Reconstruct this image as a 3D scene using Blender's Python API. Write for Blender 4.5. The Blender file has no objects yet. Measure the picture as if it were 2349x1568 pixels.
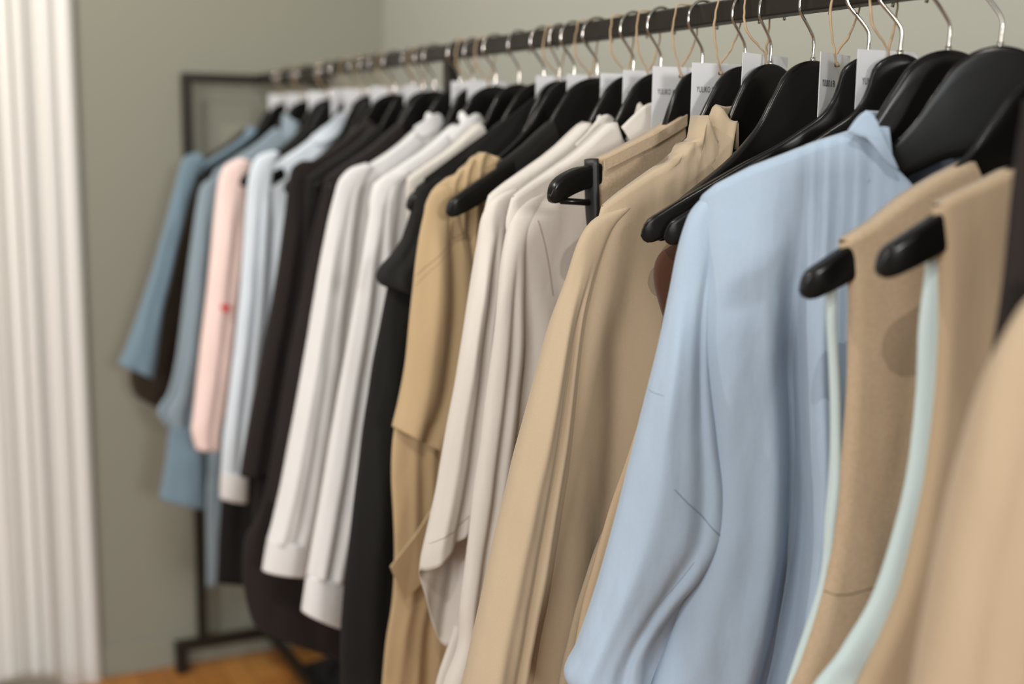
import bpy, bmesh, math, random
from mathutils import Vector, Matrix, noise
random.seed(7)
S = bpy.context.scene
COL = S.collection
PI = math.pi

# ------------------------------------------------------------------ camera
FPX, YAW, PITCH, ROLL = 2875.44, .4629, .1586, .0111
CX, CZ = -.8887, 1.4368
FW = Vector((math.sin(YAW)*math.cos(PITCH), math.cos(YAW)*math.cos(PITCH), -math.sin(PITCH)))
R0 = Vector((math.cos(YAW), -math.sin(YAW), 0)); U0 = R0.cross(FW)
RT = R0*math.cos(ROLL)+U0*math.sin(ROLL); UP = -R0*math.sin(ROLL)+U0*math.cos(ROLL)
CAM = Vector((CX, 0, CZ))
cd = bpy.data.cameras.new('camera'); cam = bpy.data.objects.new('camera', cd); COL.objects.link(cam)
m = Matrix.Identity(4)
for i in range(3):
    m[i][0] = RT[i]; m[i][1] = UP[i]; m[i][2] = -FW[i]; m[i][3] = CAM[i]
cam.matrix_world = m
cd.sensor_width = 36; cd.sensor_fit = 'HORIZONTAL'; cd.lens = FPX*36/2349
cd.clip_start = .05
cd.dof.use_dof = True; cd.dof.focus_distance = 1.34; cd.dof.aperture_fstop = 2.24
S.camera = cam

# ------------------------------------------------------------------ world, lights, exposure
w = bpy.data.worlds.new('world'); S.world = w; w.use_nodes = True
w.node_tree.nodes['Background'].inputs[0].default_value = (1.0, .99, .96, 1)
w.node_tree.nodes['Background'].inputs[1].default_value = .42
S.view_settings.view_transform = 'Standard'; S.view_settings.look = 'None'
S.view_settings.exposure = 0.12; S.view_settings.gamma = 1

def area(name, loc, target, size, power, color, shape='SQUARE', sy=None):
    l = bpy.data.lights.new(name, 'AREA'); l.energy = power; l.color = color; l.size = size; l.shape = shape
    if sy: l.shape = 'RECTANGLE'; l.size_y = sy
    o = bpy.data.objects.new(name, l); COL.objects.link(o); o.location = loc
    d = Vector(target)-Vector(loc); o.rotation_euler = d.to_track_quat('-Z', 'Y').to_euler()
    return o
area('shop_window', (-.80, -3.1, 2.0), (-.1, 1.3, 1.3), .45, 76, (1.0, .985, .97))
area('left_room_light', (-3.0, -.5, 1.9), (0, 1.8, 1.1), 1.6, 50, (.95, .98, 1.0))  # added soft lamp standing in for the open room's light from the left
area('ceiling_spot_near', (-1.2, -.1, 2.65), (-.1, 1.3, 1.2), .015, 12, (1, .93, .85), 'DISK')
area('ceiling_spot_far', (-1.1, 2.5, 2.65), (-.1, 2.8, 1.5), .012, 9, (1, .93, .85), 'DISK')
area('ceiling_spot_middle', (-1.5, 1.6, 2.65), (-.1, 2.2, 1.1), .015, 15, (1, .93, .85), 'DISK')

# ------------------------------------------------------------------ helpers
def tag(o, label=None, cat=None, group=None, kind=None):
    if label: o['label'] = label
    if cat: o['category'] = cat
    if group: o['group'] = group
    if kind: o['kind'] = kind
    return o
def empty(name, loc, rz=0, **k):
    o = bpy.data.objects.new(name, None); COL.objects.link(o); o.location = loc; o.rotation_euler = (0, 0, rz)
    o.empty_display_size = .05
    return tag(o, **k)
def link(name, verts, faces, mat, parent=None, smooth=True, solid=0, bevel=0):
    me = bpy.data.meshes.new(name); me.from_pydata([tuple(v) for v in verts], [], faces); me.update()
    if smooth:
        me.polygons.foreach_set('use_smooth', [True]*len(me.polygons))
    me.materials.append(mat)
    o = bpy.data.objects.new(name, me); COL.objects.link(o)
    if parent: o.parent = parent
    if solid:
        md = o.modifiers.new('s', 'SOLIDIFY'); md.thickness = solid; md.offset = 0
    if bevel:
        md = o.modifiers.new('b', 'BEVEL'); md.width = bevel; md.segments = 2; md.limit_method = 'ANGLE'
    return o
def box_data(x0, x1, y0, y1, z0, z1):
    v = [(x, y, z) for z in (z0, z1) for y in (y0, y1) for x in (x0, x1)]
    f = [(0, 2, 3, 1), (4, 5, 7, 6), (0, 1, 5, 4), (2, 6, 7, 3), (0, 4, 6, 2), (1, 3, 7, 5)]
    return v, f
def box(name, b, mat, parent=None, bevel=.0015):
    v, f = box_data(*b)
    return link(name, v, f, mat, parent, smooth=False, bevel=bevel)
def tube_data(pts, r, n=8, closed=False):
    pts = [Vector(p) for p in pts]; V = []; F = []
    N = len(pts); prev = None
    for i, p in enumerate(pts):
        a = pts[(i-1) % N] if (closed or i > 0) else p
        b = pts[(i+1) % N] if (closed or i < N-1) else p
        t = (b-a).normalized()
        if prev is None:
            nn = t.cross(Vector((0, 0, 1)))
            if nn.length < .1: nn = t.cross(Vector((0, 1, 0)))
            nn.normalize()
        else:
            nn = (prev-t*prev.dot(t)).normalized()
        prev = nn; bb = t.cross(nn)
        rr = r(i/(N-1)) if callable(r) else r
        for k in range(n):
            an = 2*PI*k/n
            V.append(p+nn*math.cos(an)*rr+bb*math.sin(an)*rr)
    for i in range(N if closed else N-1):
        for k in range(n):
            F.append((i*n+k, i*n+(k+1) % n, ((i+1) % N)*n+(k+1) % n, ((i+1) % N)*n+k))
    if not closed:
        F.append(tuple(reversed(range(n)))); F.append(tuple((N-1)*n+k for k in range(n)))
    return V, F
def tube(name, pts, r, mat, parent=None, n=8, closed=False):
    V, F = tube_data(pts, r, n, closed)
    return link(name, V, F, mat, parent)
def catmull(P, n):
    """resample a polyline smoothly to n+1 points, evenly by chord length"""
    P = [tuple(map(float, p)) for p in P]
    if len(P) == 1: return [P[0]]*(n+1)
    D = [0]
    for a, b in zip(P, P[1:]): D.append(D[-1]+math.dist(a, b)+1e-9)
    out = []
    for i in range(n+1):
        t = D[-1]*i/n; k = 0
        while k < len(P)-2 and t > D[k+1]: k += 1
        s = (t-D[k])/(D[k+1]-D[k])
        p0 = P[k-1] if k > 0 else P[k]; p1 = P[k]; p2 = P[k+1]; p3 = P[k+2] if k+2 < len(P) else P[k+1]
        h = D[k+1]-D[k]
        h0 = (D[k]-D[k-1]) if k > 0 else h; h2 = (D[k+2]-D[k+1]) if k+2 < len(P) else h
        q = []
        for c in range(len(p1)):
            m1 = (p2[c]-p0[c])/(h+h0)*h if k > 0 else (p2[c]-p1[c])
            m2 = (p3[c]-p1[c])/(h+h2)*h if k+2 < len(P) else (p2[c]-p1[c])
            q.append((2*s**3-3*s*s+1)*p1[c]+(s**3-2*s*s+s)*m1+(-2*s**3+3*s*s)*p2[c]+(s**3-s*s)*m2)
        out.append(tuple(q))
    return out
def interp(tab, x):
    if not hasattr(tab, '__len__'): return tab
    if not hasattr(tab[0], '__len__'):
        tab = [(i/(len(tab)-1), v) for i, v in enumerate(tab)]
    if x <= tab[0][0]: return tab[0][1]
    for (a, va), (b, vb) in zip(tab, tab[1:]):
        if x <= b:
            s = (x-a)/(b-a); s = s*s*(3-2*s)
            return va+(vb-va)*s
    return tab[-1][1]
def lin(tab, x):
    if x <= tab[0][0]: return tab[0][1]
    for (a, va), (b, vb) in zip(tab, tab[1:]):
        if x <= b: return va+(vb-va)*(x-a)/(b-a)
    return tab[-1][1]
def smooth01(x):
    x = max(0, min(1, x)); return x*x*(3-2*x)

class Frame:
    """the vertical plane a hanger hangs in: y0 on the rail, turned by rot about the hook"""
    def __init__(s, y0, rot=0):
        s.y0 = y0; s.rot = rot; s.e = Vector((math.cos(rot), math.sin(rot), 0)); s.n = Vector((-math.sin(rot), math.cos(rot), 0))
        s.o = Vector((0, y0, 0))
    def uz(s, px, py, dy=0):
        d = FW+RT*((px-1174.5)/FPX)-UP*((py-784)/FPX)
        t = ((s.o-CAM).dot(s.n)+dy)/d.dot(s.n); p = CAM+d*t
        return ((p-s.o).dot(s.e), p.z)
    def poly(s, pts, dy=0): return [s.uz(x, y, dy) for x, y in pts]

# ------------------------------------------------------------------ materials
def lin3(r, g, b):
    f = lambda c: (c/255/12.92) if c/255 <= .04045 else ((c/255+.055)/1.055)**2.4
    return (f(r), f(g), f(b), 1)
def base_mat(name, col, rough=.5, metal=0, **kw):
    mt = bpy.data.materials.new(name); mt.use_nodes = True
    b = mt.node_tree.nodes['Principled BSDF']
    b.inputs['Base Color'].default_value = col if len(col) == 4 else (*col, 1)
    b.inputs['Roughness'].default_value = rough; b.inputs['Metallic'].default_value = metal
    for k, v in kw.items(): b.inputs[k.replace('_', ' ')].default_value = v
    return mt
def cloth(name, col, rough=.9, weave=1400, wv=.12, crease=.25, cs=22, sheen=.15, stripe=None, mottle=.06):
    mt = base_mat(name, col, rough); nt = mt.node_tree; N = nt.nodes; Lk = nt.links
    b = N['Principled BSDF']
    b.inputs['Sheen Weight'].default_value = sheen; b.inputs['Sheen Roughness'].default_value = .5
    b.inputs['Specular IOR Level'].default_value = .2
    tc = N.new('ShaderNodeTexCoord')
    mp = N.new('ShaderNodeMapping'); mp.inputs['Scale'].default_value = (1, 1, .35); Lk.new(tc.outputs['Object'], mp.inputs[0])
    n1 = N.new('ShaderNodeTexNoise'); n1.inputs['Scale'].default_value = cs; n1.inputs['Detail'].default_value = 3; Lk.new(mp.outputs[0], n1.inputs['Vector'])
    wa = N.new('ShaderNodeTexNoise'); wa.inputs['Scale'].default_value = weave; wa.inputs['Detail'].default_value = 1; Lk.new(tc.outputs['Object'], wa.inputs['Vector'])
    b1 = N.new('ShaderNodeBump'); b1.inputs['Strength'].default_value = crease; b1.inputs['Distance'].default_value = .01; Lk.new(n1.outputs[0], b1.inputs['Height'])
    b2 = N.new('ShaderNodeBump'); b2.inputs['Strength'].default_value = wv; b2.inputs['Distance'].default_value = .001; Lk.new(wa.outputs[0], b2.inputs['Height']); Lk.new(b1.outputs[0], b2.inputs['Normal'])
    Lk.new(b2.outputs[0], b.inputs['Normal'])
    mx = N.new('ShaderNodeMix'); mx.data_type = 'RGBA'
    n2 = N.new('ShaderNodeTexNoise'); n2.inputs['Scale'].default_value = weave*.4; n2.inputs['Detail'].default_value = 2; Lk.new(tc.outputs['Object'], n2.inputs['Vector'])
    c = col[:3]
    mx.inputs[6].default_value = (*[x*(1-mottle) for x in c], 1); mx.inputs[7].default_value = (*[min(1, x*(1+mottle)) for x in c], 1)
    Lk.new(n2.outputs[0], mx.inputs[0]); out = mx.outputs[2]
    if stripe:
        sc, sw, wd = stripe
        wv_ = N.new('ShaderNodeTexWave'); wv_.wave_type = 'BANDS'; wv_.bands_direction = 'X'; wv_.inputs['Scale'].default_value = sc; Lk.new(tc.outputs['Object'], wv_.inputs['Vector'])
        rp = N.new('ShaderNodeMath'); rp.operation = 'GREATER_THAN'; rp.inputs[1].default_value = wd; Lk.new(wv_.outputs['Fac'], rp.inputs[0])
        m2 = N.new('ShaderNodeMix'); m2.data_type = 'RGBA'; Lk.new(rp.outputs[0], m2.inputs[0]); Lk.new(out, m2.inputs[6]); m2.inputs[7].default_value = sw; out = m2.outputs[2]
    Lk.new(out, b.inputs['Base Color'])
    return mt
M = dict(
    rail=base_mat('dark bronze steel', (.022, .018, .013, 1), .42, .55),
    chrome=base_mat('polished steel wire', (.43, .40, .36, 1), .09, 1.0),
    hanger=base_mat('black lacquered plastic', (.0055, .0052, .0045, 1), .22, 0, Specular_IOR_Level=.2),
    twine=base_mat('jute twine', (.38, .27, .16, 1), .95),
    paper=base_mat('white card', (.62, .62, .625, 1), .7),
    ink=base_mat('black ink', (.012, .012, .012, 1), .6),
    button=base_mat('pearl button', (.75, .73, .68, 1), .3),
    label=base_mat('black satin label', (.006, .006, .007, 1), .5),
    cream=cloth('cream cotton', (.56, .52, .465, 1), crease=.25),
    white=cloth('white cotton', (.61, .60, .585, 1), crease=.22),
    blue=cloth('pale blue cotton', (.315, .395, .485, 1), crease=.45),
    stripe=cloth('pale blue white cotton', (.60, .66, .71, 1), crease=.2),
    coat=cloth('beige gabardine', (.385, .30, .20, 1), crease=.22, weave=1800),
    linen=cloth('beige linen', (.40, .30, .195, 1), weave=700, wv=.5, mottle=.16, crease=.1),
    camel=cloth('camel crepe', (.39, .28, .155, 1), crease=.3),
    tan=cloth('tan cotton', (.385, .285, .18, 1), crease=.2),
    tan2=cloth('warm tan wool', (.37, .28, .185, 1), crease=.2),
    rust=cloth('rust brown cotton', (.065, .026, .014, 1), crease=.2),
    aqua=cloth('pale aqua lining', (.45, .54, .53, 1), crease=.1),
    black=cloth('black crepe', (.011, .0105, .009, 1), crease=.25, sheen=.03),
    dark=cloth('brown black cotton', (.017, .0125, .011, 1), crease=.25, sheen=.04),
    pink=cloth('pale pink knit', (.82, .63, .58, 1), weave=500, wv=.4, crease=.1),
    steel=cloth('steel blue cotton', (.155, .225, .275, 1), crease=.3),
    steel2=cloth('slate blue cotton', (.225, .285, .325, 1), crease=.3),
    umber=cloth('dark umber cotton', (.035, .025, .016, 1), crease=.2),
    red=base_mat('red felt', (.60, .03, .03, 1), .8),
    trim=base_mat('white gloss paint', (.71, .70, .66, 1), .4),
)
def wall_mat(name, col):
    mt = base_mat(name, col, .85); nt = mt.node_tree; N = nt.nodes; Lk = nt.links; b = N['Principled BSDF']
    tc = N.new('ShaderNodeTexCoord'); n1 = N.new('ShaderNodeTexNoise'); n1.inputs['Scale'].default_value = 90; n1.inputs['Detail'].default_value = 4
    Lk.new(tc.outputs['Object'], n1.inputs['Vector'])
    bp = N.new('ShaderNodeBump'); bp.inputs['Strength'].default_value = .15; bp.inputs['Distance'].default_value = .002; Lk.new(n1.outputs[0], bp.inputs['Height']); Lk.new(bp.outputs[0], b.inputs['Normal'])
    n2 = N.new('ShaderNodeTexNoise'); n2.inputs['Scale'].default_value = 1.2; Lk.new(tc.outputs['Object'], n2.inputs['Vector'])
    mx = N.new('ShaderNodeMix'); mx.data_type = 'RGBA'; mx.inputs[6].default_value = (col[0]*.96, col[1]*.98, col[2], 1); mx.inputs[7].default_value = (col[0]*1.04, col[1]*1.0, col[2]*.97, 1)
    Lk.new(n2.outputs[0], mx.inputs[0]); Lk.new(mx.outputs[2], b.inputs['Base Color'])
    return mt
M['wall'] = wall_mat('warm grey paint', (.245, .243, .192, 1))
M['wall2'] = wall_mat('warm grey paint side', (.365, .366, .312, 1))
def floor_mat():
    mt = base_mat('orange oak parquet', (.4, .2, .07, 1), .38); nt = mt.node_tree; N = nt.nodes; Lk = nt.links; b = N['Principled BSDF']
    tc = N.new('ShaderNodeTexCoord'); br = N.new('ShaderNodeTexBrick')
    br.inputs['Scale'].default_value = 1; br.inputs['Brick Width'].default_value = .45; br.inputs['Row Height'].default_value = .07; br.inputs['Mortar Size'].default_value = .0012
    br.inputs['Color1'].default_value = (.46, .17, .035, 1); br.inputs['Color2'].default_value = (.62, .28, .065, 1); br.inputs['Mortar'].default_value = (.1, .04, .015, 1)
    mp = N.new('ShaderNodeMapping'); mp.inputs['Rotation'].default_value = (0, 0, PI/2); Lk.new(tc.outputs['Object'], mp.inputs[0]); Lk.new(mp.outputs[0], br.inputs['Vector'])
    n = N.new('ShaderNodeTexNoise'); n.inputs['Scale'].default_value = 9; n.inputs['Detail'].default_value = 6
    m2 = N.new('ShaderNodeMapping'); m2.inputs['Scale'].default_value = (8, 1, 1); Lk.new(tc.outputs['Object'], m2.inputs[0]); Lk.new(m2.outputs[0], n.inputs['Vector'])
    mx = N.new('ShaderNodeMix'); mx.data_type = 'RGBA'; mx.blend_type = 'MULTIPLY'; mx.inputs[0].default_value = .3
    Lk.new(br.outputs['Color'], mx.inputs[6]); Lk.new(n.outputs[0], mx.inputs[7]); Lk.new(mx.outputs[2], b.inputs['Base Color'])
    return mt
M['floor'] = floor_mat()

# ------------------------------------------------------------------ setting
WX, WY = .374, 3.345
def struct(o): o['kind'] = 'structure'; return o
struct(box('floor', (-3.5, WX, -3.5, WY, -.05, 0), M['floor'], bevel=0))
struct(box('wall_far', (-3.5, WX+.15, WY, WY+.15, 0, 2.8), M['wall'], bevel=0))
struct(box('wall_right', (WX, WX+.15, -3.5, WY, 0, 2.8), M['wall2'], bevel=0))
struct(box('baseboard_far', (-.44, WX, WY-.012, WY, 0, .085), M['wall'], bevel=.003))
struct(box('baseboard_right', (WX-.012, WX, -1, WY-.012, 0, .085), M['wall2'], bevel=.003))
# fluted door casing: a moulded profile run up the far wall
prof = [(-.80, 0), (-.80, -.05)]
def flute(x0, x1, d0, d1):
    for i in range(9):
        t = i/8; prof.append((x0+(x1-x0)*t, -(d0+(d1-d0)*math.sin(PI*t))))
flute(-.79, -.70, .045, .030); flute(-.69, -.645, .040, .052); flute(-.64, -.600, .052, .034)
flute(-.597, -.555, .034, .047); flute(-.55, -.528, .032, .022); flute(-.525, -.500, .030, .036); flute(-.497, -.485, .026, .020)
flute(-.482, -.452, .026, .033)
prof += [(-.446, -.018), (-.444, 0)]
V = []; F = []; n = len(prof)
for z in (0, 2.8):
    for x, y in prof: V.append((x, WY+y, z))
for i in range(n): F.append((i, (i+1) % n, n+(i+1) % n, n+i))
F.append(tuple(range(n-1, -1, -1))); F.append(tuple(range(n, 2*n)))
o = link('trim_1', V, F, M['trim'], smooth=False); struct(o)

# ------------------------------------------------------------------ the rack
T = .0125; RZ = 1.6; YF = 3.284; WH = .1845
rack = empty('clothes_rack', (0, YF, 0), label='long black square-tube metal clothes rack holding all the hangers', cat='clothes rack')
def rb(name, b):
    o = box(name, (b[0], b[1], b[2]-YF, b[3]-YF, b[4], b[5]), M['rail'], rack, .002); return o
rb('top_rail', (-T, T, .30, YF-T, RZ-.025, RZ))
rb('bottom_rail', (-T, T, .30, YF-T, .065, .09))
for y, k in ((YF, 1), (.30, 0)):
    rb('crossbar', (-WH-T, WH+T, y-T, y+T, RZ-.025, RZ))
    for s in (-1, 1):
        rb('post', (s*WH-T, s*WH+T, y-T, y+T, .09, RZ-.025))
    rb('foot_bar', (-WH-.075, WH+.075, y-T, y+T, .062, .09))
    for s in (-1, 1):
        rb('foot', (s*(WH+.058)-.016, s*(WH+.058)+.016, y-.016, y+.016, 0, .062))
rb('middle_post', (-.009, .013, 2.0335-.011, 2.0335+.011, .09, RZ-.025))

# ------------------------------------------------------------------ hangers
CROWN_T = [(-.062, 1.480), (-.053, 1.493), (-.042, 1.508), (-.024, 1.520), (0, 1.525)]
CROWN_B = [(-.062, 1.417), (-.053, 1.421), (-.042, 1.425), (-.024, 1.428), (0, 1.430)]
TOP_S = [(-.2225, 1.343), (-.2205, 1.352), (-.2155, 1.360), (-.205, 1.367), (-.185, 1.380), (-.16, 1.395), (-.13, 1.413), (-.11, 1.427), (-.09, 1.444), (-.075, 1.460)]+CROWN_T
BOT_S = [(-.2225, 1.343), (-.2185, 1.337), (-.212, 1.3365), (-.200, 1.341), (-.185, 1.348), (-.16, 1.362), (-.13, 1.379), (-.11, 1.391), (-.09, 1.402), (-.075, 1.411)]+CROWN_B
TOP_T = [(-.2225, 1.374), (-.2205, 1.384), (-.2155, 1.392), (-.205, 1.400), (-.185, 1.408), (-.16, 1.4125), (-.13, 1.422), (-.104, 1.4325), (-.08, 1.442), (-.060, 1.4515), (-.054, 1.466), (-.048, 1.482), (-.039, 1.500), (-.027, 1.515), (-.012, 1.522), (0, 1.525)]
BOT_T = [(-.2225, 1.374), (-.2185, 1.369), (-.212, 1.3685), (-.200, 1.374), (-.185, 1.380), (-.16, 1.387), (-.13, 1.394), (-.104, 1.400), (-.08, 1.405), (-.060, 1.409), (-.054, 1.411), (-.048, 1.413), (-.039, 1.415), (-.027, 1.417), (-.012, 1.420), (0, 1.421)]
TOP_A = [p for p in TOP_S if p[0] < -.12]+[(-.116, 1.421), (-.085, 1.438), (-.060, 1.455), (-.045, 1.466), (-.035, 1.479), (-.029, 1.495), (-.024, 1.513), (-.012, 1.522), (0, 1.525)]
BOT_A = [p for p in BOT_S if p[0] < -.12]+[(-.116, 1.388), (-.085, 1.402), (-.060, 1.410), (-.045, 1.414), (-.035, 1.417), (-.029, 1.419), (-.024, 1.421), (-.012, 1.423), (0, 1.424)]
def hanger_body_mesh(TOPP, BOTP):
    """contoured suit hanger: each station along the arm is a rounded oblong section, thick at the shoulder tips"""
    st = []
    T2 = TOPP+[(-x, z) for x, z in reversed(TOPP[:-1])]; B2 = BOTP+[(-x, z) for x, z in reversed(BOTP[:-1])]
    T2 = catmull(T2, 96); B2 = catmull(B2, 96)
    V = []; F = []; K = 16
    for (xt, zt), (xb, zb) in zip(T2, B2):
        ax = abs((xt+xb)/2)
        th = .0048+.0040*smooth01((ax-.05)/.15)
        if ax > .205: th *= math.sqrt(max(.05, 1-((ax-.205)/.0182)**2))
        yc = 0
        cx, cz = (xt+xb)/2, (zt+zb)/2
        for k in range(K):
            an = 2*PI*(k+.5)/K; c, s = math.cos(an), math.sin(an)
            e = .32
            sy = math.copysign(abs(c)**e, c); sz = math.copysign(abs(s)**e, s)
            tt = (sz+1)/2
            V.append((xb+(xt-xb)*tt, yc+th*sy*(1.0 if ax < .06 else 1), zb+(zt-zb)*tt))
    n = len(T2)
    for i in range(n-1):
        for k in range(K):
            F.append((i*K+k, i*K+(k+1) % K, (i+1)*K+(k+1) % K, (i+1)*K+k))
    F.append(tuple(reversed(range(K)))); F.append(tuple((n-1)*K+k for k in range(K)))
    return V, F
def hook_pts(flip=1):
    c = Vector((0, 0, 1.5815)); r = .0235; P = [(0, 0, 1.518), (0, 0, 1.530), (0.0005, 0, 1.543), (-.001, 0, 1.549), (-.006, 0, 1.556), (-.013, 0, 1.564), (-.0195, 0, 1.571)]
    for i in range(15):
        a = math.radians(192-i*(192+22)/14)
        P.append((c.x+r*math.cos(a), 0, c.z+r*math.sin(a)))
    return [(x, y, z) for x, y, z in catmull(P, 44)]
def make_hanger(T_, B_):
    h = empty('clothes_hanger', (0, 0, 0))
    V, F = hanger_body_mesh(T_, B_)
    link('hanger_body', V, F, M['hanger'], h)
    tube('hook', hook_pts(), .0019, M['chrome'], h, 8)
    tube('hook_collar', [(0, 0, 1.522), (0, 0, 1.528)], .0034, M['chrome'], h, 10)
    return h
proto = make_hanger(TOP_S, BOT_S)
proto_t = make_hanger(TOP_T, BOT_T)
proto_a = make_hanger(TOP_A, BOT_A)
def copy_tree(o, parent=None):
    c = o.copy(); COL.objects.link(c)
    if parent: c.parent = parent
    for ch in list(o.children):
        d = ch.copy(); COL.objects.link(d); d.parent = c
    return c
used = set()
def hanger(y, rot, label, bar=False, sx=1, drop=0):
    p = (proto, proto_t, proto_a)[bar]
    o = copy_tree(p) if bar in used else p
    used.add(bar)
    c = Vector((0, 0, 1.60)); q = Matrix.Rotation(rot, 3, 'Z')
    o.location = Vector((0, y, 0))+c-q@c; o.rotation_euler = q.to_euler(); o.scale = (sx, 1, 1)
    tag(o, label, 'clothes hanger', 'black hangers on the rail')
    if drop:
        for ch in list(o.children):
            if ch.name.startswith('hook') and not ch.name.startswith('hook_collar'): bpy.data.objects.remove(ch)
            else: ch.location.z = -drop
        tube('hook', [(0, 0, 1.518-drop)]+hook_pts()[2:], .0019, M['chrome'], o, 8)
    if bar == 1:
        tube('trouser_bar', [(-.205, 0, 1.371), (-.17, 0, 1.3685), (-.1, 0, 1.368), (.1, 0, 1.368), (.17, 0, 1.3685), (.205, 0, 1.371)], .0038, M['hanger'], o, 8)
    return o

# ------------------------------------------------------------------ cloth
def drape(name, par, mat, L, R, topF=None, topB=None, th=(.008, .02, .02), folds=(), rnd=(0, 0, 0), nu=40, nv=84, yoff=0,
          vt=.18, hemB=None, wr=.0012, prof=.5, ybow=None, seed=1, solid=.0009, close=True, gather=None):
    """closed cloth tube hanging between a left and a right edge line (u,z); folds = (a_top, a_bottom, depth, width, v_start)"""
    Lc = catmull(L, nv); Rc = catmull(R, nv)
    rr = random.Random(seed)
    fl = list(folds)
    cnt, amp, wd = rnd
    for i in range(cnt):
        a0 = rr.uniform(.05, .95); fl.append((a0, a0+rr.uniform(-.08, .08), rr.choice((-1, 1))*amp*rr.uniform(.4, 1), wd*rr.uniform(.6, 1.3), rr.uniform(0, .35)))
    V = []; F = []; K = 2*nu; off = seed*3.17
    for j in range(nv+1):
        v = j/nv; (lx, lz), (rx, rz) = Lc[j], Rc[j]
        t = interp(th, v)
        wtop = smooth01(1-v/vt) if vt > 0 else 0
        for k in range(K):
            front = k < nu
            if front: ph = PI*(k+.0)/nu
            else: ph = PI+PI*(k-nu)/nu
            a = (1-math.cos(ph))/2
            s = math.sin(ph)
            b = -math.copysign(abs(s)**prof, s)
            a_l = .5*a+.5*(ph/PI if ph <= PI else (2-ph/PI))
            u = lx+(rx-lx)*a_l; z = lz+(rz-lz)*a_l
            u0 = Lc[0][0]+(Rc[0][0]-Lc[0][0])*a_l; z0 = Lc[0][1]+(Rc[0][1]-Lc[0][1])*a_l
            tp = (topF if (front or topB is None) else topB)
            if tp: z += (lin(tp, u0)-z0)*wtop
            if hemB and not front: z -= lin(hemB, a_l)*smooth01((v-.55)/.45)*abs(s)**.4
            y = yoff
            edge = min(1, 5*a_l, 5*(1-a_l))
            for (a0, a1, d, wdt, v0) in fl:
                ac = a0+(a1-a0)*v
                g = math.exp(-((a_l-ac)/wdt)**2)
                y += d*g*smooth01((v-v0)/.25)*(.3+.7*edge)
            y += b*t
            nz = noise.noise(Vector((u*14+off, z*5, (0 if front else 9)+off)))*1.6+noise.noise(Vector((u*40, z*14+off, (3 if front else 7))))*.8
            y += nz*wr*2.2*(.25+.75*smooth01(v/.1))
            if gather:
                u1, u2, n_, am, vmax = gather
                gw = smooth01((u-u1)/.02)*smooth01((u2-u)/.02)*smooth01(1-v/vmax)
                q = math.sin(n_*u+3*math.sin(z*60)+noise.noise(Vector((u*20, z*30, off)))*3)
                y += -am*gw*abs(q) if front else am*gw*abs(q)
                z += am*.5*gw*q
            if ybow: y += interp(ybow, v)
            V.append((u, y, z))
    for j in range(nv):
        for k in range(K):
            F.append((j*K+k, j*K+(k+1) % K, (j+1)*K+(k+1) % K, (j+1)*K+k))
    if close:
        for k in range(nu):
            k2 = (K-k) % K; k3 = (K-k-1) % K
            if abs(V[k][2]-V[k2][2]) < .004 and abs(V[(k+1) % K][2]-V[k3][2]) < .004:
                f_ = [k, k+1, k3, k2]
                if len(set(f_)) == 4: F.append(tuple(reversed(f_)))
    return link(name, V, F, mat, par, solid=solid)
SH = [(u, z+.0045) for u, z in TOP_S if u <= -.075]
SH = [(-.30, 1.31), (-.24, 1.336)]+SH+[(.075, SH[-1][1])]+[(-u, z) for u, z in reversed(SH[:-1])]+[(.24, 1.336), (.30, 1.31)]
def neck(front=.05, wdt=.07, back=None):
    """shoulder line with a scooped neck"""
    def mk(d):
        out = [p for p in SH if p[0] <= -.076]
        for i in range(13):
            a = -wdt+2*wdt*i/12
            out.append((a, 1.4645-d*math.sqrt(max(0, 1-(a/wdt)**2))))
        return out+[p for p in SH if p[0] >= .076]
    return mk(front), mk(front*.3 if back is None else back)
def body(par, mat, half=.225, zbot=.75, flare=.02, zside=None, **k):
    tf, tb = neck(k.pop('nf', .05), k.pop('nw', .07), k.pop('nb', None))
    if 'tops' in k: tf, tb = k.pop('tops')
    zs = 1.352
    L = [(-half+.004, zs), (-half, zs-.05), (-half-flare*.5, (zs+zbot)/2), (-half-flare, zbot)]
    Lk = k.pop('L', None)
    if Lk:
        L = Lk
        if k.pop('cover', True) and L[0][0] > -.2255 and L[0][0] < -.12: L = [(-.2085, 1.362), (-.2135, 1.345), (-.216, 1.33)]+[p for p in L if p[1] < 1.28]
    Rr = k.pop('R', None) or [(-x, z) for x, z in L]
    k.setdefault('th', (.0135, .020, .022)); k.setdefault('rnd', (9, .008, .05)); k.setdefault('nu', 64)
    return drape(k.pop('name', 'body'), par, mat, L, Rr, tf, tb, **k)
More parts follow.
